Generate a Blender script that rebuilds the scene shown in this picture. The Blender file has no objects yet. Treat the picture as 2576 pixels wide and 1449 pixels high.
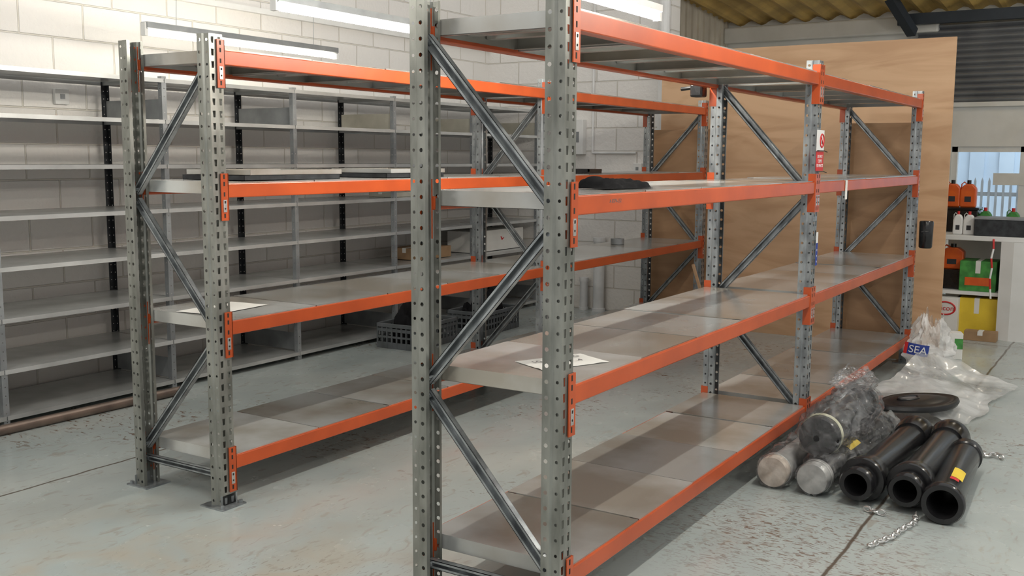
import bpy, math, random
from mathutils import Vector, Matrix, noise
random.seed(4)
S=bpy.context.scene; COL=S.collection
PI=math.pi
try:
    S.view_settings.view_transform='Standard'
except Exception as e: print(e)
# ---------------------------------------------------------------- camera
H=1.5; F=2569.36; YAW=math.radians(32.165); PIT=math.radians(7.226); ROLL=math.radians(.317)
h=Vector((math.cos(YAW),math.sin(YAW),0)); r0=Vector((math.sin(YAW),-math.cos(YAW),0))
FW=h*math.cos(PIT)-Vector((0,0,math.sin(PIT))); U0=h*math.sin(PIT)+Vector((0,0,math.cos(PIT)))
R2=r0*math.cos(ROLL)+U0*math.sin(ROLL); U2=U0*math.cos(ROLL)-r0*math.sin(ROLL)
cam=bpy.data.cameras.new('camera'); cam.lens=36*F/2576; cam.sensor_width=36; cam.clip_end=200
co=bpy.data.objects.new('camera',cam); COL.objects.link(co)
m4=Matrix((R2,U2,-FW)).transposed().to_4x4(); m4.translation=Vector((0,0,H)); co.matrix_world=m4
S.camera=co
def ray(px,py): return FW+R2*((px-1288)/F)+U2*((724.5-py)/F)
def at(px,py,X=None,Y=None,Z=None):
    d=ray(px,py); o=Vector((0,0,H))
    if X is not None: t=X/d.x
    elif Y is not None: t=Y/d.y
    else: t=(Z-H)/d.z
    return o+d*t
# ---------------------------------------------------------------- materials
def mat(name,c1,c2=None,scale=8,rough=.5,metal=0,bump=0,detail=5,rnd=0,spec=.5,stretch=None,alpha=None,c2pos=(.35,.65)):
    m=bpy.data.materials.new(name); m.use_nodes=True; nt=m.node_tree; N=nt.nodes; L=nt.links
    b=N['Principled BSDF']; b.inputs['Roughness'].default_value=rough; b.inputs['Metallic'].default_value=metal
    b.inputs['Specular IOR Level'].default_value=spec
    tc=N.new('ShaderNodeTexCoord'); mp=N.new('ShaderNodeMapping'); L.new(tc.outputs['Object'],mp.inputs[0])
    if stretch: mp.inputs['Scale'].default_value=stretch
    no=N.new('ShaderNodeTexNoise'); no.inputs['Scale'].default_value=scale; no.inputs['Detail'].default_value=detail
    L.new(mp.outputs[0],no.inputs['Vector'])
    if rnd:
        oi0=N.new('ShaderNodeObjectInfo'); no.noise_dimensions='4D'; ml=N.new('ShaderNodeMath'); ml.operation='MULTIPLY'; ml.inputs[1].default_value=40
        L.new(oi0.outputs['Random'],ml.inputs[0]); L.new(ml.outputs[0],no.inputs['W'])
    cr=N.new('ShaderNodeValToRGB'); cr.color_ramp.elements[0].position=c2pos[0]; cr.color_ramp.elements[1].position=c2pos[1]
    c2=c2 or tuple(x*.85 for x in c1)
    cr.color_ramp.elements[0].color=(*c2,1); cr.color_ramp.elements[1].color=(*c1,1)
    L.new(no.outputs[0],cr.inputs[0]); out=cr.outputs[0]
    if rnd:
        oi=N.new('ShaderNodeObjectInfo'); mr=N.new('ShaderNodeMapRange'); mr.inputs[3].default_value=1-rnd; mr.inputs[4].default_value=1+rnd*.4
        L.new(oi.outputs['Random'],mr.inputs[0]); hs=N.new('ShaderNodeHueSaturation'); L.new(mr.outputs[0],hs.inputs['Value']); L.new(out,hs.inputs['Color']); out=hs.outputs[0]
    L.new(out,b.inputs['Base Color'])
    if bump:
        bp=N.new('ShaderNodeBump'); bp.inputs['Strength'].default_value=bump; bp.inputs['Distance'].default_value=.01
        L.new(no.outputs[0],bp.inputs['Height']); L.new(bp.outputs[0],b.inputs['Normal'])
    if alpha is not None: b.inputs['Alpha'].default_value=alpha
    return m
def emit(name,c,s):
    m=bpy.data.materials.new(name); m.use_nodes=True; b=m.node_tree.nodes['Principled BSDF']
    b.inputs['Base Color'].default_value=(*c,1); b.inputs['Emission Color'].default_value=(*c,1); b.inputs['Emission Strength'].default_value=s
    return m
M={}
M['galv']=mat('galvanised_steel',(.40,.425,.435),(.19,.205,.215),26,.30,.6,0,rnd=.1,stretch=(1,1,.35))
M['galv2']=mat('galvanised_upright_weathered',(.34,.345,.315),(.185,.19,.17),18,.34,.55,0,rnd=.1,stretch=(1,1,.3))
M['panel']=mat('galvanised_shelf_panel',(.62,.635,.625),(.40,.365,.31),2.0,.20,.45,0,rnd=.25,detail=8,c2pos=(.38,.60))
M['orange']=mat('orange_enamel',(.54,.090,.021),(.43,.070,.017),5,.28,0,0,rnd=.06)
M['zinc']=mat('bright_zinc',(.78,.78,.76),(.55,.55,.53),40,.25,.8)
M['dark']=mat('dark_steel',(.045,.05,.055),(.02,.022,.025),20,.4,.3)
M['hole']=mat('dark_slot',(.02,.018,.015),None,10,.8)
M['grey']=mat('grey_shelving_steel',(.36,.38,.39),(.26,.275,.285),8,.38,.45,0,rnd=.1)
M['greyshelf']=mat('grey_shelving_tray',(.64,.65,.64),(.46,.47,.46),3,.26,.35,0,rnd=.15)
M['creamplate']=mat('cream_plate',(.55,.53,.45),(.42,.4,.33),6,.5,.2)
M['black']=mat('black_plastic',(.010,.010,.011),(.016,.016,.017),12,.2,0)
M['blackmatt']=mat('black_matt_plastic',(.010,.010,.011),(.014,.014,.015),12,.33,0,spec=.35)
M['blackcloth']=mat('black_cloth',(.008,.008,.009),(.012,.012,.013),30,.9,0,0,spec=.15)
M['white']=mat('white_paint',(.78,.78,.76),(.7,.7,.67),3,.5)
M['whitepl']=mat('white_plastic',(.82,.82,.80),(.75,.75,.73),6,.35)
M['paper']=mat('paper',(.80,.79,.75),(.72,.71,.67),5,.8)
M['card']=mat('cardboard',(.38,.24,.13),(.30,.19,.10),10,.85)
M['ink']=mat('dark_ink',(.03,.03,.035),None,5,.7)
M['fadedink']=mat('faded_ink',(.16,.15,.15),None,5,.7)
M['red']=mat('red_print',(.62,.02,.02),None,5,.5)
M['blue']=mat('blue_print',(.02,.05,.30),None,5,.5)
M['yellow']=mat('yellow_print',(.80,.58,.04),(.68,.48,.03),6,.5)
M['green']=mat('green_print',(.07,.32,.06),(.03,.16,.03),14,.5)
M['copper']=mat('brown_pipe',(.24,.18,.145),(.15,.115,.095),9,.35,.5)
M['crate']=mat('grey_crate_plastic',(.13,.14,.15),(.09,.10,.10),8,.45)
M['tissue']=mat('brown_wrapped_end',(.66,.58,.50),(.40,.33,.27),16,.5,0,.6)
M['silverend']=mat('silver_end',(.56,.56,.54),(.38,.38,.37),18,.35,.4)
M['creamring']=mat('cream_ring',(.62,.62,.45),(.5,.5,.36),10,.4)
M['orangebottle']=mat('orange_bottle',(.80,.15,.02),(.65,.10,.02),8,.3)
M['roofdark']=mat('dark_beam_paint',(.03,.04,.055),None,8,.5,.2)
M['pvc']=mat('white_pvc_pipe',(.8,.8,.79),None,6,.35)
M['tube']=emit('lit_tube',(1,.95,.85),160)
M['tubew']=emit('lit_tube_by_wall',(1,.93,.78),22)
M['tubem']=emit('lit_tube_over_aisle',(1,.94,.82),52)
def film(name,dens,tint=(.85,.87,.9),rough=.12,sc=9,bs=.6,gloss=.4):
    m=bpy.data.materials.new(name); m.use_nodes=True; nt=m.node_tree; N=nt.nodes; L=nt.links
    b=N['Principled BSDF']; o=N['Material Output']; b.inputs['Base Color'].default_value=(*tint,1); b.inputs['Roughness'].default_value=rough
    tr=N.new('ShaderNodeBsdfTransparent'); mx=N.new('ShaderNodeMixShader')
    tc=N.new('ShaderNodeTexCoord'); no=N.new('ShaderNodeTexNoise'); no.inputs['Scale'].default_value=sc; no.inputs['Detail'].default_value=6; no.inputs['Distortion'].default_value=1.5
    L.new(tc.outputs['Object'],no.inputs['Vector'])
    mr=N.new('ShaderNodeMapRange'); mr.inputs[1].default_value=.42; mr.inputs[2].default_value=.72; mr.inputs[3].default_value=dens*.55; mr.inputs[4].default_value=min(1,dens*2.0)
    L.new(no.outputs[0],mr.inputs[0]); L.new(mr.outputs[0],mx.inputs[0]); L.new(tr.outputs[0],mx.inputs[1]); L.new(b.outputs[0],mx.inputs[2])
    gl=N.new('ShaderNodeBsdfGlossy'); gl.inputs['Roughness'].default_value=.07; lw=N.new('ShaderNodeLayerWeight'); lw.inputs['Blend'].default_value=.25
    ml=N.new('ShaderNodeMath'); ml.operation='MULTIPLY'; ml.inputs[1].default_value=gloss; L.new(lw.outputs['Fresnel'],ml.inputs[0])
    m2=N.new('ShaderNodeMixShader'); L.new(ml.outputs[0],m2.inputs[0]); L.new(mx.outputs[0],m2.inputs[1]); L.new(gl.outputs[0],m2.inputs[2]); L.new(m2.outputs[0],o.inputs[0])
    bp=N.new('ShaderNodeBump'); bp.inputs['Strength'].default_value=bs; bp.inputs['Distance'].default_value=.02; L.new(no.outputs[0],bp.inputs['Height']); L.new(bp.outputs[0],b.inputs['Normal']); L.new(bp.outputs[0],gl.inputs['Normal'])
    return m
M['film']=film('clear_film',.08,(.95,.96,.98),bs=.9,gloss=.6); M['sheetfilm']=film('milky_film',.56,(.74,.75,.74),.3,2.2,.25,.06); M['bagfilm']=film('white_bag_film',.55,(.84,.84,.82),.3,4,.4,.15)
def plywood(name,c1,c2):
    m=mat(name,c1,c2,2.6,.5,0,0,detail=10,stretch=(1,.30,1.7),c2pos=(.36,.58)); m.node_tree.nodes['Noise Texture'].inputs['Distortion'].default_value=1.8; return m
M['ply']=plywood('plywood_face',(.66,.425,.25),(.54,.325,.18)); M['plyshaded']=plywood('plywood_shaded',(.50,.30,.165),(.40,.23,.12))  # second plywood is a darker copy, with the boards' shade put into its colour
def blockwall(name,axis,base=(.82,.80,.77)):
    m=bpy.data.materials.new(name); m.use_nodes=True; nt=m.node_tree; N=nt.nodes; L=nt.links
    b=N['Principled BSDF']; b.inputs['Roughness'].default_value=.75
    tc=N.new('ShaderNodeTexCoord'); sp=N.new('ShaderNodeSeparateXYZ'); cb=N.new('ShaderNodeCombineXYZ'); L.new(tc.outputs['Object'],sp.inputs[0])
    L.new(sp.outputs[axis],cb.inputs[0]); L.new(sp.outputs['Z'],cb.inputs[1])
    br=N.new('ShaderNodeTexBrick'); L.new(cb.outputs[0],br.inputs['Vector']); br.inputs['Scale'].default_value=1
    br.inputs['Brick Width'].default_value=.45; br.inputs['Row Height'].default_value=.225; br.inputs['Mortar Size'].default_value=.007; br.inputs['Mortar Smooth'].default_value=.5
    br.inputs['Color1'].default_value=(*base,1); br.inputs['Color2'].default_value=(base[0]*.95,base[1]*.945,base[2]*.94,1); br.inputs['Mortar'].default_value=(base[0]*.84,base[1]*.82,base[2]*.77,1)
    no=N.new('ShaderNodeTexNoise'); no.inputs['Scale'].default_value=2.2; no.inputs['Detail'].default_value=8; L.new(tc.outputs['Object'],no.inputs['Vector'])
    mr=N.new('ShaderNodeMapRange'); mr.inputs[1].default_value=.0; mr.inputs[2].default_value=1.0; mr.inputs[3].default_value=.55; mr.inputs[4].default_value=.06; L.new(sp.outputs['Z'],mr.inputs[0])
    mu=N.new('ShaderNodeMath'); mu.operation='MULTIPLY'; L.new(mr.outputs[0],mu.inputs[0]); L.new(no.outputs[0],mu.inputs[1])
    mx=N.new('ShaderNodeMixRGB'); L.new(mu.outputs[0],mx.inputs[0]); L.new(br.outputs[0],mx.inputs[1]); mx.inputs[2].default_value=(.66,.57,.44,1)
    L.new(mx.outputs[0],b.inputs['Base Color'])
    n2=N.new('ShaderNodeTexNoise'); n2.inputs['Scale'].default_value=28; n2.inputs['Detail'].default_value=6; L.new(tc.outputs['Object'],n2.inputs['Vector'])
    ad=N.new('ShaderNodeMath'); ad.operation='MULTIPLY_ADD'; L.new(br.outputs['Fac'],ad.inputs[0]); ad.inputs[1].default_value=-1.2; L.new(n2.outputs[0],ad.inputs[2])
    bp=N.new('ShaderNodeBump'); bp.inputs['Strength'].default_value=.8; bp.inputs['Distance'].default_value=.008; L.new(ad.outputs[0],bp.inputs['Height']); L.new(bp.outputs[0],b.inputs['Normal'])
    return m
def floormat():
    m=bpy.data.materials.new('painted_concrete'); m.use_nodes=True; nt=m.node_tree; N=nt.nodes; L=nt.links
    b=N['Principled BSDF']
    tc=N.new('ShaderNodeTexCoord'); V=tc.outputs['Object']
    def nz(s,d=6,dist=0,stretch=None):
        n=N.new('ShaderNodeTexNoise'); n.inputs['Scale'].default_value=s; n.inputs['Detail'].default_value=d; n.inputs['Distortion'].default_value=dist
        if stretch:
            mp=N.new('ShaderNodeMapping'); mp.inputs['Scale'].default_value=stretch; L.new(V,mp.inputs[0]); L.new(mp.outputs[0],n.inputs['Vector'])
        else: L.new(V,n.inputs['Vector'])
        return n.outputs[0]
    def ramp(src,a,bb,va=0,vb=1):
        r=N.new('ShaderNodeMapRange'); r.inputs[1].default_value=a; r.inputs[2].default_value=bb; r.inputs[3].default_value=va; r.inputs[4].default_value=vb; L.new(src,r.inputs[0]); return r.outputs[0]
    def mix(f,a,c):
        x=N.new('ShaderNodeMixRGB'); L.new(f,x.inputs[0])
        if isinstance(a,tuple): x.inputs[1].default_value=(*a,1)
        else: L.new(a,x.inputs[1])
        x.inputs[2].default_value=(*c,1); return x.outputs[0]
    def math_(op,a,bv):
        x=N.new('ShaderNodeMath'); x.operation=op; L.new(a,x.inputs[0])
        if isinstance(bv,(int,float)): x.inputs[1].default_value=bv
        else: L.new(bv,x.inputs[1])
        return x.outputs[0]
    def near(cx,cy,r_in,r_out):
        d=N.new('ShaderNodeVectorMath'); d.operation='DISTANCE'; L.new(V,d.inputs[0]); d.inputs[1].default_value=(cx,cy,0)
        return ramp(d.outputs['Value'],r_in,r_out,1,0)
    c=mix(ramp(nz(1.1,7,.6),.35,.7),(.37,.415,.405),(.46,.50,.485))
    c=mix(ramp(nz(.55,5,.3),.52,.74,0,.45),c,(.42,.385,.32))
    dirt=math_('MULTIPLY',ramp(nz(2.6,9,1.0),.42,.64,0,.75),near(2.0,2.7,.3,1.6)); c=mix(dirt,c,(.43,.36,.27))
    c=mix(ramp(nz(9,8,1.2,(1,2.2,1)),.58,.70,0,.55),c,(.31,.28,.23))
    chips=math_('MULTIPLY',ramp(nz(22,6,1.0,(1.7,.8,1)),.60,.63),ramp(nz(.9,3),.55,.61)); c=mix(chips,c,(.19,.14,.11))
    ch2=math_('MULTIPLY',ramp(nz(34,5,1.0,(2.2,.7,1)),.56,.60),near(3.95,1.15,.15,.75)); c=mix(ch2,c,(.20,.15,.12))
    ch3=math_('MULTIPLY',ramp(nz(30,5,1.0,(.8,2,1)),.60,.63),near(2.2,2.35,.1,.8)); c=mix(ch3,c,(.20,.16,.12))
    sp=N.new('ShaderNodeSeparateXYZ'); L.new(V,sp.inputs[0])
    wob=ramp(nz(5,3),0,1,-.012,.012)
    y=math_('ADD',sp.outputs['Y'],wob)
    for Y0 in (.93,4.25,-2.4):
        d=math_('ABSOLUTE',math_('SUBTRACT',y,Y0),0); c=mix(ramp(d,.004,.010,.95,0),c,(.10,.075,.055))
    x=math_('ADD',sp.outputs['X'],wob)
    for X0 in (9.1,):
        d=math_('ABSOLUTE',math_('SUBTRACT',x,X0),0); c=mix(ramp(d,.004,.009,1,0),c,(.10,.075,.055))
    L.new(c,b.inputs['Base Color'])
    L.new(ramp(nz(3,6),.3,.7,.12,.34),b.inputs['Roughness'])
    bp=N.new('ShaderNodeBump'); bp.inputs['Strength'].default_value=.12; bp.inputs['Distance'].default_value=.01; L.new(nz(7,8),bp.inputs['Height']); L.new(bp.outputs[0],b.inputs['Normal'])
    return m
# ---------------------------------------------------------------- mesh builder
class MB:
    def __init__(s): s.v=[];s.f=[];s.mi=[]
    def add(s,vs,fs,mi=0,M_=None):
        o=len(s.v); s.v+=[tuple(M_@Vector(p)) if M_ else tuple(p) for p in vs]; s.f+=[tuple(i+o for i in f) for f in fs]; s.mi+=[mi]*len(fs); return s
    def box(s,x0,x1,y0,y1,z0,z1,mi=0,M_=None):
        vs=[(x,y,z) for x in (x0,x1) for y in (y0,y1) for z in (z0,z1)]
        return s.add(vs,[(0,1,3,2),(4,6,7,5),(0,4,5,1),(2,3,7,6),(0,2,6,4),(1,5,7,3)],mi,M_)
    def cyl(s,p,q,r,n=16,mi=0,r2=None,cap=True):
        p=Vector(p);q=Vector(q);d=(q-p).normalized(); a=d.orthogonal().normalized(); b=d.cross(a); r2=r if r2 is None else r2
        vs=[p+(a*math.cos(t)+b*math.sin(t))*r for t in [2*PI*i/n for i in range(n)]]+[q+(a*math.cos(t)+b*math.sin(t))*r2 for t in [2*PI*i/n for i in range(n)]]
        fs=[(i,(i+1)%n,n+(i+1)%n,n+i) for i in range(n)]
        if cap: fs+=[tuple(range(n-1,-1,-1)),tuple(range(n,2*n))]
        return s.add(vs,fs,mi)
    def path(s,pts,r,n=8,mi=0,closed=False):
        pts=[Vector(p) for p in pts]; k=len(pts); vs=[];fs=[]
        up=None
        for i,p in enumerate(pts):
            d=((pts[(i+1)%k] if closed or i<k-1 else p)-(pts[i-1] if closed or i>0 else p)).normalized()
            a=d.orthogonal().normalized() if up is None else (up-d*up.dot(d)).normalized(); up=a; b=d.cross(a)
            vs+=[p+(a*math.cos(2*PI*j/n)+b*math.sin(2*PI*j/n))*r for j in range(n)]
        for i in range(k if closed else k-1):
            for j in range(n): fs.append((i*n+j,i*n+(j+1)%n,((i+1)%k)*n+(j+1)%n,((i+1)%k)*n+j))
        if not closed: fs+=[tuple(range(n-1,-1,-1)),tuple(range((k-1)*n,k*n))]
        return s.add(vs,fs,mi)
    def lathe(s,prof,n=40,axis='Z',mi=0,M_=None):
        vs=[];fs=[]
        for (a,r) in prof:
            for j in range(n):
                t=2*PI*j/n; x=r*math.cos(t); y=r*math.sin(t)
                vs.append(Vector((a,x,y)) if axis=='X' else Vector((x,y,a)))
        for i in range(len(prof)-1):
            for j in range(n): fs.append((i*n+j,i*n+(j+1)%n,(i+1)*n+(j+1)%n,(i+1)*n+j))
        return s.add(vs,fs,mi,M_)
    def prism(s,poly,a0,a1,axis='Z',mi=0,M_=None):
        def P(u,v,w): return {'Z':(u,v,w),'X':(w,u,v),'Y':(u,w,v)}[axis]
        n=len(poly); vs=[P(u,v,a0) for u,v in poly]+[P(u,v,a1) for u,v in poly]
        return s.add(vs,[(i,(i+1)%n,n+(i+1)%n,n+i) for i in range(n)]+[tuple(range(n-1,-1,-1)),tuple(range(n,2*n))],mi,M_)
    def mesh(s,name,mats,smooth=False):
        me=bpy.data.meshes.new(name); me.from_pydata([tuple(p) for p in s.v],[],s.f)
        for m in mats: me.materials.append(M[m] if isinstance(m,str) else m)
        for p,i in zip(me.polygons,s.mi): p.material_index=i; p.use_smooth=smooth
        me.update(); return me
    def build(s,name,mats,parent=None,smooth=False,bevel=0,loc=None,rot=None):
        if isinstance(mats,(str,bpy.types.Material)): mats=[mats]
        return link(name,s.mesh(name,mats,smooth),parent,loc,rot,bevel)
def link(name,me,parent=None,loc=None,rot=None,bevel=0):
    o=bpy.data.objects.new(name,me); COL.objects.link(o); o.parent=parent
    if loc is not None: o.location=loc
    if rot is not None: o.rotation_euler=rot
    if bevel:
        b=o.modifiers.new('bevel','BEVEL'); b.width=bevel; b.segments=2; b.limit_method='ANGLE'
    if me is not None and len(me.polygons) and me.polygons[0].use_smooth:
        e=o.modifiers.new('split','EDGE_SPLIT'); e.split_angle=math.radians(40)
    return o
def thing(name,label,cat,loc=(0,0,0),rz=0,group=None):
    o=bpy.data.objects.new(name,None); COL.objects.link(o); o.location=loc; o.rotation_euler=(0,0,rz); o.empty_display_size=.1
    return tag(o,label,cat,group)
def tag(o,label,cat,group=None):
    o['label']=label;o['category']=cat
    if group:o['group']=group
    return o
def struct(o): o['kind']='structure'; return o
def text(name,body,size,mat_,parent,loc,rot,ext=.0004,align='CENTER'):
    c=bpy.data.curves.new('t','FONT'); c.body=body; c.size=size; c.extrude=ext; c.align_x=align; c.align_y='CENTER'
    t=bpy.data.objects.new('t',c); COL.objects.link(t); dg=bpy.context.evaluated_depsgraph_get(); dg.update()
    me=bpy.data.meshes.new_from_object(t.evaluated_get(dg)); bpy.data.objects.remove(t)
    me.materials.clear(); me.materials.append(M[mat_]); return link(name,me,parent,loc,rot)
# ---------------------------------------------------------------- setting
XW=9.05
struct(MB().box(-3,19,-7,6.2,-.1,0).build('floor',floormat()))
struct(MB().box(-3,XW+.2,6.0,6.2,0,4.6).build('wall_left',blockwall('painted_blockwork','X')))
struct(MB().box(XW,XW+.2,3.95,6.0,0,4.6).build('wall_back',blockwall('painted_blockwork_back','Y')))
cladm=mat('ribbed_cladding',(.62,.58,.50),(.52,.48,.41),4,.5)
w=MB(); w.box(XW+.2,12.5,4.7,4.8,0,4.2)
for i in range(18): w.box(XW+.3+i*.18,XW+.36+i*.18,4.675,4.7,0,4.2)
struct(w.build('wall_side',cladm))
XF=12.5
w=MB(); w.box(XF,XF+.2,2.5,4.8,0,4.2)
w.box(XF,XF+.2,-6,2.5,2.95,4.2); w.box(XF,XF+.2,-6,2.5,1.66,2.15); w.box(XF,XF+.2,2.0,2.5,0,1.66); w.box(XF,XF+.2,-6,-1.5,0,1.66)
struct(w.build('wall_far','white'))
w=MB(); w.box(XF-.12,XF,2.2,4.7,2.93,3.12)
struct(w.build('trim_1','white',bevel=.02))
sh=MB()
for k in range(13):
    z=2.15+k*.068
    for a in range(6):
        t0=PI*a/6;t1=PI*(a+1)/6
        z0=z+.068*a/6; z1=z+.068*(a+1)/6
        sh.add([(XF-.02-.042*math.sin(t0),-4,z0),(XF-.02-.042*math.sin(t0),2.42,z0),(XF-.02-.042*math.sin(t1),2.42,z1),(XF-.02-.042*math.sin(t1),-4,z1)],[(0,1,2,3)])
rs=thing('roller_shutter','grey ribbed roller shutter rolled down above the glazed entrance at far right','shutter',(0,0,0))
sh.build('shutter_curtain',mat('shutter_steel',(.34,.35,.37),(.26,.27,.29),3,.3,.5),rs,smooth=True)
MB().box(XF-.07,XF-.01,2.42,2.50,1.7,3.05).build('guide_rail','grey',rs)
MB().box(XF-.05,XF-.01,-4,2.42,2.10,2.15).build('bottom_bar','white',rs)
rf=MB()
ys=[-6+i*(10.8)/240 for i in range(241)]
for y0,y1 in zip(ys[:-1],ys[1:]):
    z0=.03*math.sin(y0*2*PI/.27); z1=.03*math.sin(y1*2*PI/.27)
    rf.add([(XW+.2,y0,3.42+z0),(XF,y0,3.17+z0),(XF,y1,3.17+z1),(XW+.2,y1,3.42+z1)],[(0,1,2,3)])
struct(rf.build('ceiling',mat('yellowed_roof_sheet',(.66,.44,.13),(.40,.265,.08),2.5,.6,0,detail=9),smooth=True))
rb=MB(); a=at(2225,-30,X=11.6); b=at(2300,85,X=12.3)
rb.box(12.2,12.28,-4,2.6,3.0,3.12)
rb.path([(11.6,a.y,a.z),(12.2,b.y,b.z)],.07,4)
struct(rb.build('trim_2','roofdark'))
def window_(name,y0,y1,z0,z1,mull,rails=()):
    fr=MB(); t=.06
    for (ya,yb,za,zb) in [(y0,y1,z1-t,z1),(y0,y1,z0,z0+t),(y0,y0+t,z0,z1),(y1-t,y1,z0,z1)]+[(m-.05,m+.05,z0,z1) for m in mull]: fr.box(XF+.02,XF+.1,ya,yb,za,zb)
    w=struct(fr.build(name,'whitepl'))
    MB().box(XF+.055,XF+.062,y0,y1,z0,z1).build('pane',mat('window_glass',(.8,.9,1),None,2,.05,alpha=.12),w)
    return w
window_('window_1',-1.5,2.0,.05,1.66,(1.25,.2))
q=at(2540,452,X=XF); tag(MB().box(XF+.012,XF+.016,q.y-.17,q.y+.17,q.z-.06,q.z+.07).build('notice_sheet','paper'),'white notice sheet stuck on the glazed entrance at far right','notice')
o=MB()
for i in range(40): o.box(16.6+.05*(i%2),16.75,-5+i*.2,-5+i*.2+.2,0,5)
tag(o.build('warehouse_facade',mat('blue_cladding',(.50,.62,.74),(.42,.53,.65),2,.5)),'pale blue ribbed building facade seen outside through the glazed entrance','building')
fc=thing('palisade_fence','grey palisade fence outside the glazed entrance','fence',(14.6,0,0))
pk=MB()
for i in range(60):
    y=-3+i*.085; pk.prism([(y,0),(y+.03,0),(y+.03,1.24),(y+.015,1.29),(y,1.24)],0,.012,'X')
pk.build('paling','grey',fc); MB().box(.012,.05,-3,2.2,.25,.3).box(.012,.05,-3,2.2,1.05,1.1).build('rail','grey',fc)
al=bpy.data.lights.new('daylight','AREA'); al.energy=560; al.size=5; al.color=(.85,.93,1); ao=bpy.data.objects.new('daylight',al); COL.objects.link(ao); ao.location=(14.2,0,5.5); ao.rotation_euler=Vector((1.0,0,-1.3)).to_track_quat('-Z','Y').to_euler()
# ---------------------------------------------------------------- pallet racking
ZT=2.0; LV=[.2146,.804,1.3895,1.9376]
def strip(mb,p0,p1,z0,pitch,n,hw,hh,kind,mi=0,top=None):
    p0=Vector((*p0,0));p1=Vector((*p1,0)); W=(p1-p0).length; e=(p1-p0)/W
    def P(u,z): q=p0+e*u; return (q.x,q.y,z)
    for i in range(n):
        a=z0+i*pitch; b=a+pitch; c=(a+b)/2; u=W/2
        if kind=='slot':
            outer=[(0,a),(W,a),(W,b),(0,b)]; inner=[(u-hw*.75,c-hh),(u+hw*.75,c-hh),(u+hw,c+hh),(u-hw,c+hh)]; k=4
        else:
            outer=[(W,c),(W,b),(u,b),(0,b),(0,c),(0,a),(u,a),(W,a)]; inner=[(u+hw*math.cos(t),c+hw*math.sin(t)) for t in [PI*j/4 for j in range(8)]]; k=8
        mb.add([P(*q) for q in outer]+[P(*q) for q in inner],[(j,(j+1)%k,k+(j+1)%k,k+j) for j in range(k)],mi)
up=MB(); n=40; pt=.05
strip(up,(-.036,0),(0,0),0,pt,n,.0075,.0135,'slot'); strip(up,(0,0),(.036,0),0,pt,n,.0075,.0135,'slot')
for sgn in (-1,1):
    a=[(.036,0),(.036,.028),(.043,.034),(.043,.064),(.028,.066)]; a=[(sgn*x,y) for x,y in a]
    strip(up,a[0],a[1],0,pt,n,.0055,0,'round'); strip(up,a[2],a[3],0,pt,n,.0070,0,'round')
    for p,q in ((a[1],a[2]),(a[3],a[4])): up.add([(*p,0),(*q,0),(*q,ZT),(*p,ZT)],[(0,1,2,3)])
UP=up.mesh('upright',['galv']); UP2=up.mesh('upright',['galv2'])
fp=MB().box(-.075,.06,-.04,.10,0,.006).box(-.045,.045,.0,.004,.006,.05)
for x in (-.058,.045): fp.cyl((x,-.022,.006),(x,-.022,.018),.009,6)
FP=fp.mesh('foot_plate',['galv'])
def beam_mesh(L):
    b=MB(); prof=[(-.004,0),(.030,0),(.030,-.014),(.042,-.014),(.042,-.060),(-.004,-.060)]
    b.prism(prof,-L/2,L/2,'X'); return b.mesh('beam',['orange'])
cn=MB()
cn.box(-.037,.003,-.0075,-.0035,-.155,.042).box(0,.004,-.0075,.032,-.155,.042)
for z in (.028,-.002,-.045,-.135):
    cn.box(-.024,-.016,-.0082,-.0075,z-.009,z+.009,1)
CN=cn.mesh('connector',['orange','hole'])
cl=MB().box(-.028,-.010,-.0100,-.0078,-.120,-.068).box(-.023,-.015,-.0106,-.0100,-.083,-.073,1).cyl((-.019,-.0106,-.105),(-.019,-.0100,-.105),.004,8,1)
CLP=cl.mesh('safety_clip',['zinc','hole'])
def mirror(me,name):
    m=me.copy(); m.name=name
    for v in m.vertices: v.co.x*=-1
    m.flip_normals(); return m
CNm=mirror(CN,'connector'); CLm=mirror(CLP,'safety_clip')
def panel_mesh(w,dep):
    p=MB(); a=w/2-.0035; y0=.006; y1=dep-.006; t=.0015
    p.box(-a,a,y0,y1,.001,.0035)
    for y in (y0,y1-t): p.box(-a,a,y,y+t,-.008,.002)
    for x in (-a,a-t): p.box(x,x+t,.044,dep-.044,-.048,.001)
    for s_ in (-1,1): p.box(s_*(a-.012)-.012,s_*(a-.012)+.012,.044,dep-.044,-.048,-.0465)
    for y in (.044,dep-.044-t): p.box(-a,a,y,y+t,-.048,.001)
    for x in (-.06,.06): p.prism([(x-.03,.001),(x-.02,-.03),(x+.02,-.03),(x+.03,.001)],.05,dep-.05,'Y')
    return p.mesh('shelf_panel',['panel'])
def channel(mb,p,q,w=.038,d=.024,t=.002):
    p=Vector(p);q=Vector(q);e=(q-p).normalized(); x=Vector((1,0,0)); s_=e.cross(x).normalized()
    def bar(c0,c1,s0,s1):
        vs=[b+x*c+s_*k for b in (p,q) for c,k in ((c0,s0),(c1,s0),(c1,s1),(c0,s1))]
        mb.add(vs,[(0,1,5,4),(1,2,6,5),(2,3,7,6),(3,0,4,7),(3,2,1,0),(4,5,6,7)])
    bar(d/2-t,d/2,-w/2,w/2); bar(-d/2,d/2,-w/2,-w/2+t); bar(-d/2,d/2,w/2-t,w/2); bar(-d/2,-d/2+t,-w/2,-w/2+.009); bar(-d/2,-d/2+t,w/2-.009,w/2)
    for s0 in (p,q):
        c=s0+e*(.012 if s0 is p else -.012); mb.cyl(c+x*(-d/2-.006),c+x*(d/2+.006),.008,6)
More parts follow.
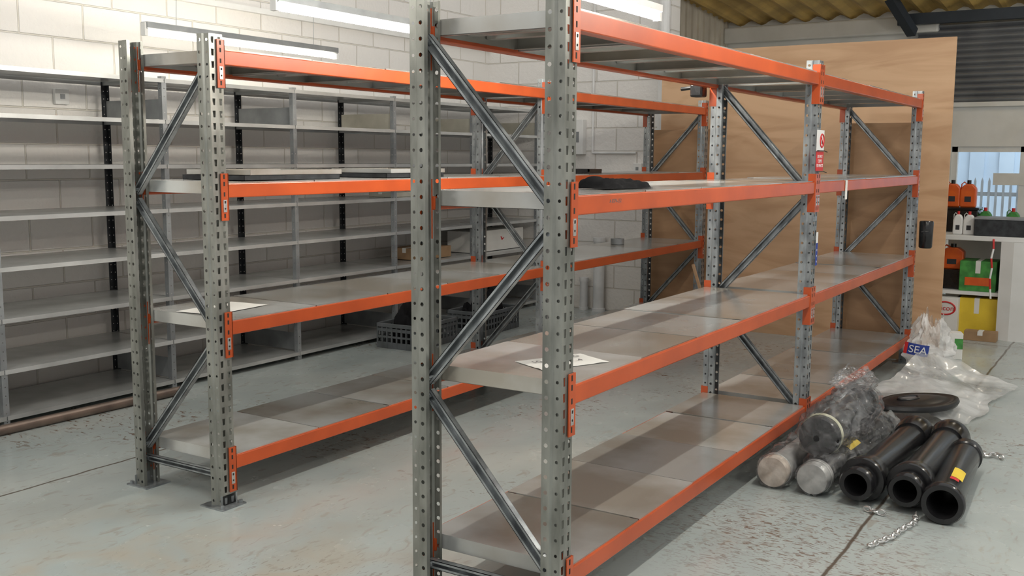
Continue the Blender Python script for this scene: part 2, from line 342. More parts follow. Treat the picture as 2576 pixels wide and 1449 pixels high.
def rack(label,X,Y,dep,posts,flip):
    R=thing('storage_rack',label,'rack',(X,Y,0))
    for i,px in enumerate(posts):
        x=px-X
        for back in (0,1):
            u=link('upright',UP2 if (i==0) else UP,R,(x,dep if back else 0,0),(0,0,PI if back else 0)); link('foot_plate',FP,u,(0,0,0))
        yf=.045; yb=dep-.045; z=[1.90,1.325,.745,.17]
        ys=[(yb if (k%2==0)!=flip else yf) for k in range(4)]
        for k in range(3):
            b=MB(); e=.02 ; channel(b,(0,ys[k],z[k]-e),(0,ys[k+1],z[k+1]+e)); b.build('brace','galv',R,loc=(x,0,0))
        b=MB(); channel(b,(0,yf,.13),(0,yb,.13),.03); b.build('foot_strut','galv',R,loc=(x,0,0))
    for i in range(len(posts)-1):
        x0=posts[i]-X+.037; x1=posts[i+1]-X-.037; L=x1-x0; bm_=beam_mesh(L-.004); w=(L-.014)/5; pm=panel_mesh(w,dep)
        for li,z in enumerate(LV):
            for back in (0,1):
                b=link('beam',bm_,R,((x0+x1)/2,dep if back else 0,z),(0,0,PI if back else 0),bevel=.004)
                link('connector',CN,b,(-L/2,0,0)); link('connector',CNm,b,(L/2,0,0)); link('safety_clip',CLP,b,(-L/2,0,0)); link('safety_clip',CLm,b,(L/2,0,0))
            for k in range(5):
                link('shelf_panel',pm,R,(x0+.007+w*(k+.5),random.uniform(-.002,.002),z+random.uniform(0,.004)),(random.uniform(-.003,.003),0,random.uniform(-.004,.004)))
    return R
DEP=.571; YA=1.487; YB=3.310
PA=[2.685,5.30,7.945]; PB=[2.971,5.70,8.382]
RA=rack('nearest orange and grey boltless rack, two empty bays, floor pile beside its right end',PA[0],YA,DEP,PA,False)
RB=rack('second orange and grey rack, between the near rack and the grey wall shelving',PB[0],YB,DEP,PB,True)
# ---------------------------------------------------------------- grey shelving along the wall
YC=5.33; YCb=5.93; xs=[2.05+1.152*i for i in range(7)]; zl=[.06,.32,.605,.89,1.17,1.45,1.73,1.985]
C=thing('shelving_unit','long run of slim grey steel shelving with eight levels along the white block wall','shelving',(xs[0],YC,0))
pm=MB()
strip(pm,(-.018,0),(.018,0),0,.05,40,.0035,0,'round'); strip(pm,(-.018,.035),(-.018,0),0,.05,40,.0035,0,'round')
pm.box(-.02,.02,-.002,.037,0,.004)
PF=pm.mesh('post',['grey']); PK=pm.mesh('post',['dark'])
for i,x in enumerate(xs):
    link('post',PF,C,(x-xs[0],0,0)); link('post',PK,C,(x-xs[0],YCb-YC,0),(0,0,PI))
    for z0,z1 in ((1.735,1.86),(.07,.20)):
        MB().box(-.001,.001,.02,YCb-YC-.02,z0,z1).build('side_panel','creamplate' if i>3 and z0>1 else 'grey',C,loc=(x-xs[0]+.004,0,0))
sm=MB(); Ls=1.152-.006
sm.box(-Ls/2,Ls/2,.004,YCb-YC-.004,-.002,0)
sm.box(-Ls/2,Ls/2,-.004,-.002,-.025,.0).box(-Ls/2,Ls/2,-.004,.010,-.025,-.023).box(-Ls/2,Ls/2,-.004,.006,-.002,0)
sm.box(-Ls/2,Ls/2,YCb-YC+.002,YCb-YC+.004,-.025,0)
sm.box(-Ls/2,-Ls/2+.002,0,YCb-YC,-.023,0).box(Ls/2-.002,Ls/2,0,YCb-YC,-.023,0)
SM=sm.mesh('shelf',['greyshelf'])
for i in range(6):
    for z in zl: link('shelf',SM,C,((xs[i]+xs[i+1])/2-xs[0],0,z))
# ---------------------------------------------------------------- plywood
def ply(label,x,y0,y1,z1,m,t=.018):
    o=MB().box(0,t,0,y1-y0,0,z1)
    k=o.build('plywood_sheet',m,loc=(x,y0,0)); return tag(k,label,'plywood')
ply('large tall pale plywood partition standing behind the ends of both orange racks',8.62,1.39,3.84,2.45,'ply')
ply('shorter plywood board with shade in its darker brown colour behind the end frame of the near rack',8.04,1.50,2.07,1.78,'plyshaded')
ply('shorter plywood board with shade in its darker brown colour behind the end frame of the middle rack',8.50,3.30,3.86,1.76,'plyshaded')
a=at(1746,665,Y=3.265)
tag(MB().path([(a.x,3.275,a.z),(a.x+.12,3.12,0.012)],.014,4).build('wooden_stick','ply'),'pale wooden stick leaning against the far end of the middle rack','stick')
# ---------------------------------------------------------------- lights
def fixture(label,x0,x1,y,z,ztop=4.4,grp=None,tm='tube'):
    T=thing('light_fixture',label,'light',((x0+x1)/2,y,z),group=grp); L=(x1-x0)/2
    MB().prism([(-.030,.045),(-.030,.010),(-.016,0),(.016,0),(.030,.010),(.030,.045)],-L,L,'X').build('housing','grey' if tm!='tube' else 'whitepl',T)
    MB().cyl((-L+.03,0,-.018),(L-.03,0,-.018),.017,12).build('tube',tm,T,smooth=True)
    for s_ in (-1,1):
        MB().box(s_*L-.012,s_*L+.012,-.020,.020,-.038,.040).build('end_cap','whitepl',T)
        MB().path([(s_*L*.72,0,.045),(s_*L*.72+.02,.01,.3),(s_*L*.72,0,ztop-z)],.002,5).build('hanging_wire','grey',T)
fixture('long lit fluorescent fitting hanging in front of the block wall, leftmost one',4.2,5.92,5.30,2.27,tm='tubew')
fixture('lit fluorescent fitting at the top edge between the two rack ends',3.83,5.35,3.83,2.27,tm='tubem')
fixture('lit fluorescent fitting at top centre over the near rack, only its far end showing',3.5,5.15,2.33,2.27)
for (x,y) in ((3.2,.75),(.2,3.8),(.2,.75),(6.2,-.9),(2.6,-1.6)):  # unseen fittings added overhead as fill for the main room
    fixture('unseen fluorescent fitting hanging overhead in the main room, added as fill light',x,x+1.5,y,2.75,grp='added overhead fill fittings')
for (x,y) in ((10.6,.6),(10.6,-1.8)): fixture('unseen fluorescent fitting added close under the yellow roof sheets to light the counter',x,x+1.2,y,3.2,3.35,grp='added fill fittings under the yellow roof',tm='tubem')  # unseen pair added to brighten the counter and shutter end
# ---------------------------------------------------------------- wall fittings
def socket(label,p,axis,w_,h_,d=.03):
    T=thing('switch_box',label,'switch',p,0 if axis=='Y' else -PI/2)
    MB().box(-w_/2,w_/2,-d,0,-h_/2,h_/2).build('box','whitepl',T,bevel=.004)
    MB().box(-w_*.15,w_*.15,-d-.006,-d,-h_*.15,h_*.15).build('toggle','grey',T)
socket('small white socket box on block wall above the left end of the grey shelving',at(150,243,Y=6.0),'Y',.1,.1)
socket('tall white electrical box on the back wall near the middle rack end',at(1462,345,X=XW),'X',.12,.34,.08)
socket('small grey-toggled switch on back wall beside plywood edge',at(1606,424,X=XW),'X',.09,.1)
def wallpipe(label,px,y0,y1,r,name='waste_pipe'):
    a=at(px,y1,X=XW-.08); b=at(px,y0,X=XW-.08)
    p=MB(); p.cyl((XW-.08,a.y,0.0),(XW-.08,a.y,b.z),r,20).cyl((XW-.08,a.y,b.z-.03),(XW-.08,a.y,b.z+.01),r*1.15,20).cyl((XW-.08,a.y,0),(XW-.08,a.y,.03),r*1.2,20)
    tag(p.build(name,'pvc',smooth=True),label,'pipe')
wallpipe('thick white plastic pipe standing at the back wall, right one of the pair',1505,600,775,.055)
wallpipe('thick white plastic pipe stub at the back wall, left one of the pair',1468,700,775,.04)
cd=MB()
a=at(1490,385,X=XW-.014); b=at(1600,385,X=XW-.014); cd.path([(XW-.014,a.y,1.56),(XW-.014,b.y,1.56)],.012,8)
a=at(1492,300,X=XW-.014); cd.path([(XW-.014,a.y,1.56),(XW-.014,a.y,4.2)],.012,8)
tag(cd.build('conduit','pvc'),'white cable conduit running on the back wall beside the electrical box','conduit')
tk=MB(); tk.box(-1,XW,5.955,6.0,2.60,2.64); tag(tk.build('cable_trunking','whitepl'),'white cable trunking running along the block wall above the grey shelving','trunking')
tag(MB().path([(XW-.06,3.99,0),(XW-.06,3.99,4.4)],.05,12).build('drain_pipe','pvc'),'vertical white pipe at the end of the back wall above the racks','pipe')
tag(MB().cyl((1.2,5.24,.028),(4.28,5.16,.028),.028,16).build('floor_pipe','copper',smooth=True),'long brown metal pipe lying on the floor before the grey shelving','pipe')
# ---------------------------------------------------------------- things on the racks
def cloth(name,label,c,pts,m='blackcloth',sd=0):
    b=MB()
    n=30; vs=[];fs=[]
    W,Dp,Ht=pts
    for i in range(n+1):
        for j in range(n+1):
            u=i/n*2-1; v=j/n*2-1; rr=(abs(u)**2.6+abs(v)**2.6)
            e=max(0,1-rr); k=noise.noise(Vector((u*1.8+c[0],v*2.0,.3+sd))); k2=noise.noise(Vector((u*3.6,v*3.6+c[1],1.3)))
            z=Ht*(e**.3)*(.6+.7*k+.3*k2) if e>0 else 0
            vs.append((u*W/2*(1+.25*k),v*Dp/2*(1+.2*k2),max(0,z)+.001))
    for i in range(n):
        for j in range(n): a=i*(n+1)+j; fs.append((a,a+1,a+n+2,a+n+1))
    b.add(vs,fs); return tag(b.build(name,m,smooth=True,loc=c),label,'cloth')
zA=[z+.0075 for z in LV]
p=at(1568,464,Y=YA+.12)
T=cloth('cloth','crumpled black cloth lying on the second shelf down of the near rack',(p.x,YA+.15,zA[2]),(.33,.15,.045)); T.rotation_euler=(0,0,-.15)
def sheet(name,label,c,w_,d_,rz,prints=(),lab='paper',m='paper'):
    T=thing(name,label,lab,c,rz); b=MB(); n=8
    vs=[(-w_/2+w_*i/n,-d_/2+d_*j/n,.0008+.004*max(0,noise.noise(Vector((i*.5,j*.5,c[0])))) ) for i in range(n+1) for j in range(n+1)]
    fs=[(i*(n+1)+j,i*(n+1)+j+1,(i+1)*(n+1)+j+1,(i+1)*(n+1)+j) for i in range(n) for j in range(n)]
    b.add(vs,fs).build('sheet',m,T)
    for txt,x,y,s_ in prints: text('print',txt,s_,'fadedink',T,(x,y,.005),(0,0,0),.0003)
    return T
p=at(1414,910,Z=zA[1]); sheet('paper_sheet','white paper sheet with dark print on the third shelf, behind the near front upright',(p.x,p.y,zA[1]),.275,.17,-.45,(('10',-.09,.02,.04),('ING',.07,.04,.032),('4',.06,-.02,.035)))
p=at(560,775,Z=zA[1]); sheet('paper_sheet','white paper sheet on the third shelf of the middle rack near its left end',(p.x,p.y,zA[1]),.36,.22,.1)
p=at(1553,614,Z=zA[1]); tag(MB().lathe([(0,.03),(0,.055),(.045,.055),(.045,.03),(0,.03)],28).build('tape_roll','grey',smooth=True,loc=(p.x,p.y,zA[1])),'grey roll of tape on the third shelf of the middle rack','tape')
def loose(label,px,py,n_,L_,dx=0):
    for k in range(n_):
        p=at(px,py,Y=YB+.25); b=MB(); a=L_/2
        b.box(-a,a,-.2,.2,.0,.0015)
        for y in (-.2,.1985): b.box(-a,a,y,y+.0015,0,.022)
        for x in (-a,a-.0015): b.box(x,x+.0015,-.2,.2,0,.022)
        o=b.build('loose_shelf_panel',('dark','panel')[k%2] ,loc=(p.x+.03*k+dx,YB+.28+.01*k,zA[2]+.0235*k),rot=(0,0,.03*k)); tag(o,label[k],'shelf panel')
loose(['dark steel tray at the bottom of the left stack, middle rack second shelf','grey steel tray on top of the left stack, middle rack second shelf'],675,450,2,.62)
loose(['dark steel tray at the bottom of the right stack, middle rack second shelf','grey steel tray on top of the right stack, middle rack second shelf'],985,450,2,.5)
p=at(1470,440,Y=YB+.25)
tag(MB().box(-.10,.10,-.12,.12,0,.012).box(-.10,-.09,-.12,.12,.012,.03).box(.09,.10,-.12,.12,.012,.03).box(-.1,.1,-.12,-.11,.012,.03).box(-.1,.1,.11,.12,.012,.03).build('black_tray','black',loc=(p.x,YB+.28,zA[2])),'flat black tray on the middle rack second shelf, seen right of near upright','tray')
x2=PA[1]
def sign_z(py): return at(2045,py,Y=YA).z
T=thing('warning_sign','white sign with red prohibition circle taped to the near rack middle upright','sign',(x2,YA-.0095,0))
z0,z1=sign_z(380),sign_z(326); MB().box(-.065,.065,-.002,0,z0,z1).build('board','whitepl',T)
zc=(z0+z1)/2; q=MB(); q.path([(.022+.033*math.cos(t),-.003,zc+.033*math.sin(t)) for t in [2*PI*i/28 for i in range(28)]],.004,6,closed=True); q.path([(-.001,-.003,zc+.023),(.045,-.003,zc-.023)],.0035,6); q.build('prohibition_symbol','red',T)
q=MB().box(.018,.026,-.003,-.002,zc-.016,zc+.006).cyl((.022,-.003,zc+.012),(.022,-.002,zc+.012),.004,8); q.build('figure_symbol','ink',T)
T=thing('warning_sign','red notice with white lettering below the prohibition sign on the near rack upright','sign',(x2,YA-.0095,0))
z0,z1=sign_z(430),sign_z(381); MB().box(-.065,.065,-.002,0,z0,z1).build('board','red',T)
text('lettering','DO NOT\nCLIMB\nON RACKS',.023,'whitepl',T,(0,-.0025,(z0+z1)/2),(PI/2,0,0))
q=MB()
for z in (sign_z(379),sign_z(432)): q.path([(-.095,-.02,z),(-.066,-.004,z),(.066,-.004,z),(.09,-.012,z-.006)],.0024,6)
tag(q.build('cable_ties','black',loc=(x2,YA-.011,0)),'black cable ties around the near rack middle upright holding the signs','cable tie')
T=thing('hanging_tag','narrow blue and white tag on the near rack middle upright below the red notice','tag',(x2,YA-.0095,0))
z0,z1=sign_z(668),sign_z(585); zm=sign_z(612); MB().box(.0,.03,-.002,0,zm,z1).build('white_half','whitepl',T); MB().box(.0,.03,-.002,0,z0,zm).build('blue_half','blue',T)
for k in range(3): text('lettering','|||',.012,'whitepl',T,(.015,-.0025,z0+.02+.03*k),(PI/2,0,0))
p=at(2126,470,Y=YA); tag(MB().box(-.02,.02,-.002,0,-.07,.035).box(-.02,.02,-.002,.02,.035,.037).build('paper_label','paper',loc=(p.x,YA-.006,p.z)),'small white paper label stuck on the near rack far bay beam','label')
p=at(2325,590,Y=YA-.05)
T=thing('pen_holder','black cup hanging on the far end upright of the near rack','holder',(p.x,YA-.062,p.z)); 
MB().lathe([(-.1,0),(-.1,.04),(-.09,.047),(.09,.05),(.1,.046),(.1,.040),(-.08,.038)],24).build('cup','black',T,smooth=True); MB().path([(-.02,-.03,.03),(-.16,-.02,.035),(-.19,0,.03)],.004,6).build('cable_tie','black',T)
T=thing('clamp','small black clamp at the top of the near rack middle back upright','clamp',(PA[1]-.07,YA+DEP+.02,1.83)); MB().box(-.05,.03,.0,.07,0,.07).build('body','black',T,bevel=.01); MB().path([(-.02,.07,.05),(-.02,.13,.045)],.01,8).build('lever','black',T)
text('marker_writing','A 8374-L52',.018,'fadedink',RA,(.30,-.0045,LV[2]-.024),(PI/2,0,0),.0002)
# ---------------------------------------------------------------- crates behind rack B
def crate(label,x,y,rz):
    T=thing('plastic_crate',label,'crate',(x,y,0),rz); L_,W_,H_=.6,.4,.2; b=MB()
    b.box(-L_/2+.02,L_/2-.02,-W_/2+.02,W_/2-.02,0,.01)
    for s_ in (-1,1):
        for z0,z1 in ((.0,.05),(.085,.1),(.135,.16)):
            b.box(-L_/2+.01,L_/2-.01,s_*(W_/2-.012)-.004,s_*(W_/2-.012)+.004,z0,z1); b.box(s_*(L_/2-.012)-.004,s_*(L_/2-.012)+.004,-W_/2+.01,W_/2-.01,z0,z1)
        for k in range(13): x_=-L_/2+.015+k*(L_-.03)/12; b.box(x_-.006,x_+.006,s_*(W_/2-.012)-.006,s_*(W_/2-.012)+.006,0,.17)
        for k in range(9): y_=-W_/2+.015+k*(W_-.03)/8; b.box(s_*(L_/2-.012)-.006,s_*(L_/2-.012)+.006,y_-.006,y_+.006,0,.17)
    b.build('basket','crate',T)
    MB().box(-L_/2,L_/2,-W_/2,-W_/2+.02,.17,H_).box(-L_/2,L_/2,W_/2-.02,W_/2,.17,H_).box(-L_/2,-L_/2+.02,-W_/2,W_/2,.17,H_).box(L_/2-.02,L_/2,-W_/2,W_/2,.17,H_).build('rim','crate',T,bevel=.004)
    return T
a=at(1085,880,Z=0); crate('grey plastic crate of black items on the floor behind middle rack, left one',a.x+.15,a.y+.25,.05)
a2=at(1225,845,Z=0); crate('grey plastic crate of black items on the floor behind middle rack, right one',a2.x+.25,a2.y+.2,.05)
cloth('black_bundle','dark crumpled bundle inside the left floor crate',(a.x+.15,a.y+.25,.012),(.48,.30,.36)); cloth('black_bundle','dark crumpled bundle inside the right floor crate',(a2.x+.25,a2.y+.2,.012),(.48,.30,.38),sd=3)
def cbox(name,label,cat,c,s,m,rz=0):
    T=thing(name,label,cat,c,rz); a,b_,c_=s
    MB().box(-a/2,a/2,-b_/2,b_/2,0,c_).build('carton_body',m,T,bevel=.003)
    MB().box(-a/2,a/2,-.02,.02,c_,c_+.001).box(-a/2-.001,-a/2,-.02,.02,c_*.6,c_).build('tape_strip','paper',T)
    return T
p=at(1060,640,Y=YC+.25)
cbox('cardboard_box','low brown cardboard box on wall shelving behind the middle rack','box',(p.x,YC+.25,.61),(.5,.3,.10),'card')
p=at(1180,620,Y=YC+.25)
T=cbox('cardboard_box','white box with red marks on wall shelving behind the middle rack','box',(p.x+.3,YC+.25,.61),(.9,.3,.2),'paper')
for k,x in enumerate((-.3,.05,.3)): MB().path([(x-.02,-.152,.13),(x,-.152,.10),(x+.025,-.152,.115)],.006,5).build('red_mark','red',T)
p=at(985,500,Y=YC+.2); cbox('cardboard_box','flat cream carton on wall shelving, just left of the near back upright','box',(p.x,YC+.2,1.172),(.3,.25,.04),'creamplate')
# ---------------------------------------------------------------- floor pile
def patch(parent,name,m,x0,x1,r,a0,a1,zc):
    vs=[];n=8
    for i in range(n+1):
        t=a0+(a1-a0)*i/n
        for x in (x0,x1): vs.append((x,r*math.cos(t),r*math.sin(t)))
    MB().add(vs,[(2*i,2*i+1,2*i+3,2*i+2) for i in range(n)]).build(name,m,parent,smooth=True,loc=(0,0,zc))
def guard(label,n_,f_,kind):
    R_=.100 if kind=='funnel' else .088
    p0=at(*n_,Z=R_); p1=at(*f_,Z=R_)
    d=Vector((p1.x-p0.x,p1.y-p0.y,0)); L=d.length; rz=math.atan2(d.y,d.x)
    T=thing('shaft_guard_tube',label,'tube',(p0.x,p0.y,0),rz); b=MB()
    if kind=='funnel':
        b.lathe([(.35,.045),(.02,.047),(0,.050),(0,.068),(.010,.074),(.045,.074),(.052,.067),(.085,.067),(.088,.096),(.10,.100),(.13,.098),(.20,.087),(.25,.076),(L-.12,.073)],44,'X').build('barrel','black',T,smooth=True,loc=(0,0,R_))
        MB().lathe([(L-.13,.072),(L-.13,.082),(L-.09,.092),(L-.02,.098),(L,.094),(L,.06),(L-.1,.055)],40,'X').build('collar','black',T,smooth=True,loc=(0,0,R_))
    else:
        b.lathe([(.4,.052),(.02,.055),(0,.062),(0,.082),(.010,.088),(.05,.088),(.06,.083),(.09,.073),(L-.05,.071)],44,'X').build('barrel','black',T,smooth=True,loc=(0,0,.088))
        MB().lathe([(L-.06,.071),(L-.055,.078),(L,.078),(L,.05),(L-.1,.048)],40,'X').build('collar','black',T,smooth=True,loc=(0,0,R_))
        patch(T,'yellow_sticker','yellow',.19,.33,.0748,PI/2+.1,PI/2+.8,R_); patch(T,'red_sticker','red',.15,.185,.0750,PI/2+.1,PI/2+.6,R_)
    return T
guard('black flanged tube with yellow sticker on floor, rightmost of the three',(2370,1270),(2430,1142),'plain')
guard('black funnel-ended tube on floor, middle one of the three black tubes',(2276,1236),(2392,1100),'funnel')
guard('black funnel-ended tube on floor, left one of the three, nearest the wrapped tubes',(2152,1220),(2305,1090),'funnel')
def wrapped(label,n_,f_,z,endm,ringm,core='black',r=.075):
    p0=at(*n_,Z=z+r+.006); p1=at(*f_,Z=z+r+.006)
    d=Vector((p1.x-p0.x,p1.y-p0.y,0)); L=d.length; rz=math.atan2(d.y,d.x)
    T=thing('wrapped_tube',label,'tube',(p0.x,p0.y,z),rz)
    MB().lathe([(0.003,0),(0,r*.55),(0,r*.95),(.01,r),(.05,r),(.055,r*.86),(.09,r*.8)],40,'X').build('end_cap',endm,T,smooth=True,loc=(0,0,r+.006))
    MB().lathe([(.09,r*.8),(.12,r*.82),(L-.05,r*.78),(L-.05,r*.9),(L,r*.9),(L,0)],36,'X').build('barrel',core,T,smooth=True,loc=(0,0,r+.006))
    MB().lathe([(.05,r*1.02),(.052,r*1.06),(.075,r*1.06),(.08,r*.9)],36,'X').build('ring',ringm,T,smooth=True,loc=(0,0,r+.006))
    b=MB(); n=80; prof=[(-.03,r*.15),(-.022,r*.6),(-.012,r*.98),(.02,r*1.1),(.06,r*1.15)]+[(x*L/44,r*(1.10+.45*abs(noise.noise(Vector((x*.35,p0[1]*7,0)))))) for x in range(4,44)]+[(L+.03,r*1.0),(L+.09,r*.5)]
    vs=[];fs=[]
    for a_,rr in prof:
        for j in range(n):
            t=2*PI*j/n; k=1+.20*noise.noise(Vector((a_*9,math.cos(t)*2.2,math.sin(t)*2.2+p0[1]*5)))+.20*(.5-abs(noise.noise(Vector((a_*16,math.cos(t)*3.5,math.sin(t)*3.5)))*2))*.6
            zz=rr*k*math.sin(t); vs.append((a_,rr*k*math.cos(t),max(zz,-r-.004)))
    for i in range(len(prof)-1):
        for j in range(n): fs.append((i*n+j,i*n+(j+1)%n,(i+1)*n+(j+1)%n,(i+1)*n+j))
    b.add(vs,fs).build('plastic_wrap','film',T,smooth=True,loc=(0,0,r+.006))
    return T
T=wrapped('plastic wrapped tube with flat silver end on the floor left of the black tubes',(2042,1206),(2225,1070),0,'silverend','silverend',r=.072)
patch(T,'yellow_sticker','yellow',.42,.58,.0625,PI/2-.6,PI/2+.8,.078)
wrapped('plastic wrapped tube with crumpled brown end, on floor against the bottom beam',(1942,1188),(2098,1068),0,'tissue','silverend',r=.072,core='silverend')
wrapped('plastic wrapped tube with black end lying on top of the other wrapped tubes',(2058,1100),(2170,1008),.140,'black','creamring',r=.092)
p=at(2310,1005,Z=.12)
T=thing('oval_cover','flat black oval plastic cover lying on the milky plastic sheet','cover',(p.x,p.y,.085),-.55)
b=MB(); pr=[(0,1.0),(.014,1.03),(.030,1.0),(.036,.93),(.034,.86),(.030,.80),(.036,.66),(.046,.50),(.048,.30),(.048,.001)]; vs=[];n=64
for z,k in pr:
    for j in range(n):
        t=2*PI*j/n; e=1+.16*abs(math.cos(t))**5; vs.append((.255*k*e*math.cos(t),.165*k*math.sin(t),z))
b.add(vs,[(i*n+j,i*n+(j+1)%n,(i+1)*n+(j+1)%n,(i+1)*n+j) for i in range(len(pr)-1) for j in range(n)]); b.build('shell','blackmatt',T,smooth=True)
MB().path([(.075*math.cos(2*PI*i/28)-.07,.034*math.sin(2*PI*i/28)+.01,.048) for i in range(28)],.008,8,closed=True).build('handle_rim','blackmatt',T,smooth=True)
MB().add([(.070*math.cos(2*PI*i/24)-.07,.030*math.sin(2*PI*i/24)+.01,.0495) for i in range(24)],[tuple(range(24))]).build('handle_opening','fadedink',T)
def blob(name,label,cat,corners,hfun,m,n=60,seed=0):
    A,B,C_,D=[Vector(c) for c in corners]; b=MB(); vs=[]
    for i in range(n+1):
        for j in range(n+1):
            u=i/n;v=j/n; q=A*(1-u)*(1-v)+B*u*(1-v)+C_*u*v+D*(1-u)*v
            q=q+Vector((noise.noise(q*2.2+Vector((seed,0,0))),noise.noise(q*2.2+Vector((0,seed,5))),0))*.12
            vs.append((q.x,q.y,max(.003,hfun(u,v,q))))
    b.add(vs,[(i*(n+1)+j,i*(n+1)+j+1,(i+1)*(n+1)+j+1,(i+1)*(n+1)+j) for i in range(n) for j in range(n)])
    return tag(b.build(name,m,smooth=True),label,cat)
P1=at(2190,1000,Z=.05);P2=at(2450,1090,Z=.0);P3=at(2550,985,Z=.0);P4=at(2320,900,Z=.1)
blob('plastic_sheet','large milky plastic sheet spread under the black oval cover','plastic sheet',[P1,P2,P3,P4],lambda u,v,q:.012+.05*abs(noise.noise(q*2.4))+.02*noise.noise(q*7)+.008*noise.noise(q*18)+.15*(1-u)**1.5*v+.04*(1-u),'sheetfilm',seed=3)
def sack(name,label,c,w_,d_,h_,m,seed,cat='plastic bag'):
    b=MB(); n=72; rows=40; vs=[]
    for i in range(rows+1):
        k=i/rows
        pr=(.75+.25*math.sin(k*3.2)) if k<.5 else 1.0-.50*((k-.5)/.5)**.9
        for j in range(n):
            t=2*PI*j/n; c_,s_=math.cos(t),math.sin(t)
            kk=1+.30*noise.noise(Vector((c_*1.8+seed,s_*1.8,k*3)))+.22*noise.noise(Vector((c_*3.5,s_*3.5+seed,k*6)))+.16*noise.noise(Vector((c_*8,s_*8+seed,k*14)))
            z=h_*(k+.30*k*noise.noise(Vector((c_*1.6+3,s_*1.6,seed)))+.20*k*noise.noise(Vector((c_*4,s_*4,seed))))
            vs.append((w_/2*pr*kk*c_+.10*w_*k*k,d_/2*pr*kk*s_,z))
    b.add(vs,[(i*n+j,i*n+(j+1)%n,(i+1)*n+(j+1)%n,(i+1)*n+j) for i in range(rows) for j in range(n)])
    T=thing(name,label,cat,c); b.build('film_bag',m,T,smooth=True); return T
p=at(2310,938,Z=.0)
T=sack('plastic_bag','upright crumpled white plastic bag with blue printed panel beside near rack end',(p.x+.05,p.y-.05,.0),.44,.30,.38,'bagfilm',2.3)
qd=(-Vector((p.x,p.y,0))).normalized(); q0=qd*.225-r0*.075; ang=math.atan2(qd.y,qd.x)+PI/2
def curved(name,x0,x1,z0,z1,m,off):
    vs=[];nn=10
    for i in range(nn+1):
        x=x0+(x1-x0)*i/nn; vs+= [(x,off+1.8*(x+.01)**2,z0),(x,off+1.8*(x+.01)**2+.008,z1)]
    MB().add(vs,[(2*i,2*i+2,2*i+3,2*i+1) for i in range(nn)]).build(name,m,T,smooth=True,loc=(q0.x,q0.y,.20),rot=(.12,.14,ang))
curved('blue_panel',-.09,.07,-.04,.04,'blue',0)
curved('red_panel',-.09,-.068,-.04,.04,'red',-.001)
text('lettering','SEA',.075,'whitepl',T,(q0.x+qd.x*.006,q0.y+qd.y*.006,.20),(PI/2+.12,.14,ang))
sack('plastic_bag','loose clear crumpled plastic bag over the wrapped tubes beside the bottom beam',(5.35,1.26,.32),.34,.2,.11,'film',7.7)
p=at(2392,915,Z=0.0)
T=cbox('small_carton','small white carton with green print behind the white plastic bag','box',(p.x+.25,p.y+.03,0),(.12,.12,.2),'paper',.3)
MB().box(-.0615,-.06,-.06,.0,.08,.16).build('green_print','green',T)
def chain(label,pts,link_=.036):
    b=MB(); P=[Vector(p) for p in pts]; out=[]
    for a,c in zip(P[:-1],P[1:]):
        L=(c-a).length; n=max(1,int(L/(link_*.72)))
        for k in range(n): out.append((a.lerp(c,(k+.5)/n),(c-a).normalized()))
    for i,(c,d) in enumerate(out):
        s_=d.cross(Vector((0,0,1))).normalized() if i%2 else Vector((0,0,1)); 
        b.path([c+d*(link_/2*math.cos(t))+s_*(link_*.3*math.sin(t)) for t in [2*PI*k/10 for k in range(10)]],.0048,6,closed=True)
    return tag(b.build('chain','zinc',smooth=True),label,'chain')
z=.015
def fz(x,y): q=at(x,y,Z=z); return (q.x,q.y,z)
chain('bright steel chain on floor in front of the middle black tube, longest one',[fz(2305,1292),fz(2300,1315),fz(2270,1330),fz(2245,1350),fz(2210,1362),fz(2185,1373)])
chain('short bright steel chain on floor before the left black tube',[fz(2175,1278),fz(2205,1287),fz(2228,1292)])
chain('bright steel chain lying on floor beyond the rightmost black tube',[fz(2465,1140),fz(2480,1146),fz(2500,1143),fz(2525,1152)])
# ---------------------------------------------------------------- service counter at far right
XC=9.75
T=thing('service_counter','white counter with open shelf at far right beyond the plywood','counter',(0,0,0))
y0=-.6; y1=at(2372,600,X=XC).y
MB().box(XC-.35,XC+.35,y0,y1,.83,.87).build('worktop','white',T,bevel=.005)
MB().box(XC-.30,XC+.33,y0,y1-.03,.36,.39).build('shelf','white',T); MB().box(XC+.30,XC+.33,y0,y1,0,.83).build('back_panel','white',T)
yl=at(2512,720,X=XC-.35).y
MB().prism([(XC-.35,yl),(XC+.2,yl+.04),(XC+.2,yl-.0),(XC-.2,yl-.08),(XC-.35,yl-.5),(XC-.37,yl-.5),(XC-.38,yl-.1)],0,.83,'Z').build('curved_panel','white',T)
def cpt(px,py,dx=0): return at(px,py,X=XC+dx)
def jug(label,px,x,z,h_,w_,m='orangebottle',lab='bottle',name='jug'):
    p=at(px,600,X=x); T=thing(name,label,lab,(x,p.y,z))
    MB().prism([(-w_/2,0),(w_/2,0),(w_/2,h_*.62),(w_*.3,h_*.82),(w_*.12,h_*.86),(-w_*.25,h_*.86),(-w_/2,h_*.7)],-w_*.3,w_*.3,'X').build('body',m,T,bevel=.012)
    MB().cyl((0,0,h_*.86),(0,0,h_),w_*.13,14).build('cap','red' if m!='orangebottle' else 'black',T,smooth=True)
    MB().path([(0,w_*.1,h_*.84),(0,w_*.3,h_*.93),(0,w_*.45,h_*.85),(0,w_*.46,h_*.6)],w_*.04,8).build('handle',m,T,smooth=True)
    MB().box(-w_*.31,-w_*.3,-w_*.2,w_*.2,h_*.2,h_*.4).build('label_patch','ink',T)
    return T
p=cpt(2412,540,.2); cr=thing('black_crate','black crate on the counter holding up the orange jugs','crate',(XC+.2,p.y,.87))
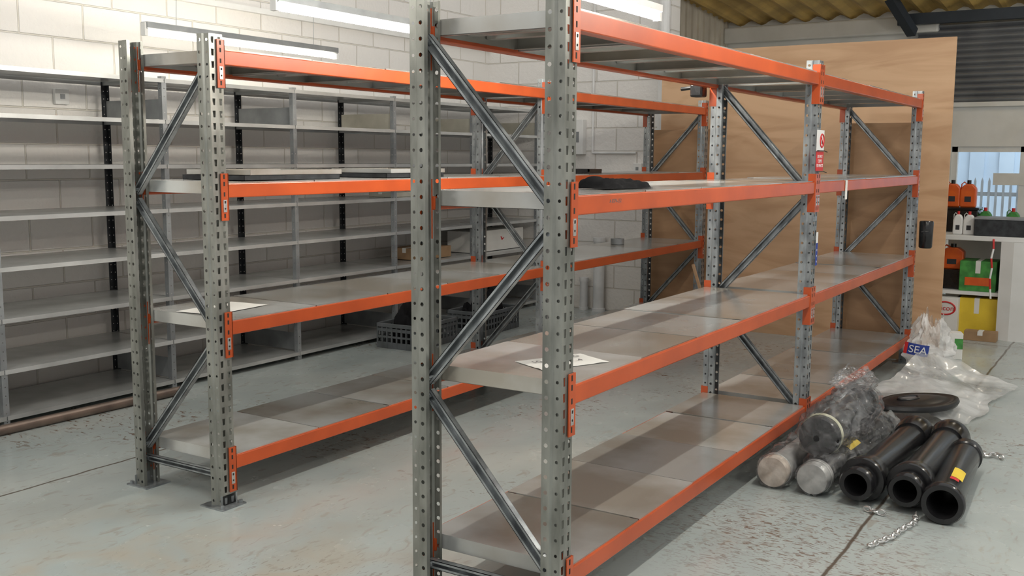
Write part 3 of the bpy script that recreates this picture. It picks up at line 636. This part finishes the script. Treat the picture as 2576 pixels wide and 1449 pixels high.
MB().box(-.12,.12,-.17,.17,0,.2).build('basket','black',cr,bevel=.006); MB().box(-.13,.13,-.18,.18,.2,.22).build('rim','black',cr)
jug('orange jug on black crate on the counter, left one',2390,XC+.2,1.09,.24,.135); jug('orange jug on black crate on the counter, right one',2430,XC+.2,1.09,.24,.135)
jug('small white bottle with red cap on the counter before the black crate, left one',2408,XC-.2,.87,.2,.08,'whitepl'); jug('small white bottle with red cap on the counter before the black crate, right one',2436,XC-.2,.87,.2,.09,'whitepl')
jug('orange jug on the lower counter shelf beside the green box',2400,XC-.1,.39+.17,.22,.19)
p=cpt(2400,690,-.1); MB_=thing('riser_box','dark box under the orange jug on the lower counter shelf','box',(XC-.1,p.y,.39)); MB().box(-.1,.1,-.10,.10,0,.17).build('carton','black',MB_,bevel=.004)
p=cpt(2466,700,-.1); T=cbox('carton','green printed carton on the lower counter shelf','box',(XC-.12,p.y,.39),(.3,.29,.26),'green'); MB().box(-.152,-.15,-.1,.10,.05,.12).build('print_panel','orangebottle',T)
p=cpt(2458,800,-.2); T=cbox('carton','bright yellow carton on the floor under the counter','box',(XC-.12,p.y,.0),(.3,.33,.33),'yellow')
p=cpt(2381,780,-.3); T=thing('carton','white carton with red oval print on the floor under the counter','box',(XC-.25,p.y,0)); MB().box(-.12,.12,-.1,.1,0,.33).build('carton_body','paper',T,bevel=.003)
MB().path([(-.123,.080*math.cos(t),.24+.055*math.sin(t)) for t in [2*PI*i/24 for i in range(24)]],.007,5,closed=True).build('red_oval','red',T); text('lettering','Vicon',.062,'red',T,(-.124,0,.24),(PI/2,0,-PI/2))
p=cpt(2472,835,-.35); cbox('cardboard_box','small brown cardboard piece on floor before the yellow carton','box',(XC-.45,p.y,0),(.12,.25,.08),'card')
p=cpt(2520,560,-.2); T=thing('display_tray','long dark tray on the counter top at the right edge','tray',(XC-.15,p.y-.1,.87)); MB().box(-.15,.15,-.3,.3,0,.14).build('tray_body','dark',T,bevel=.006); MB().box(-.155,.155,-.305,.305,.14,.155).build('lid','grey',T)
for k,(px,m) in enumerate(((2475,'green'),(2545,'green'))): jug(['low green bottle behind the dark tray, left one','low green bottle behind the dark tray, right one'][k],px,XC+.22,.87,.22,.11,m)
q0=cpt(2500,590,-.37)
T=thing('lanyard','red and white chain hanging from the counter edge','lanyard',(XC-.355,q0.y,.85))
pts=[(0,0,0),(-.02,-.006,-.08),(-.03,.006,-.16),(-.03,-.004,-.24),(-.03,.006,-.33),(-.03,0,-.42),(-.03,-.008,-.5)]
for k in range(6): MB().path([pts[k],pts[k+1]],.008,8).build('red_link' if k%2==0 else 'white_link','red' if k%2==0 else 'whitepl',T)
# ---------------------------------------------------------------- world
W=bpy.data.worlds.new('world'); S.world=W; W.use_nodes=True; W.node_tree.nodes['Background'].inputs[0].default_value=(.88,.88,.87,1); W.node_tree.nodes['Background'].inputs[1].default_value=.72
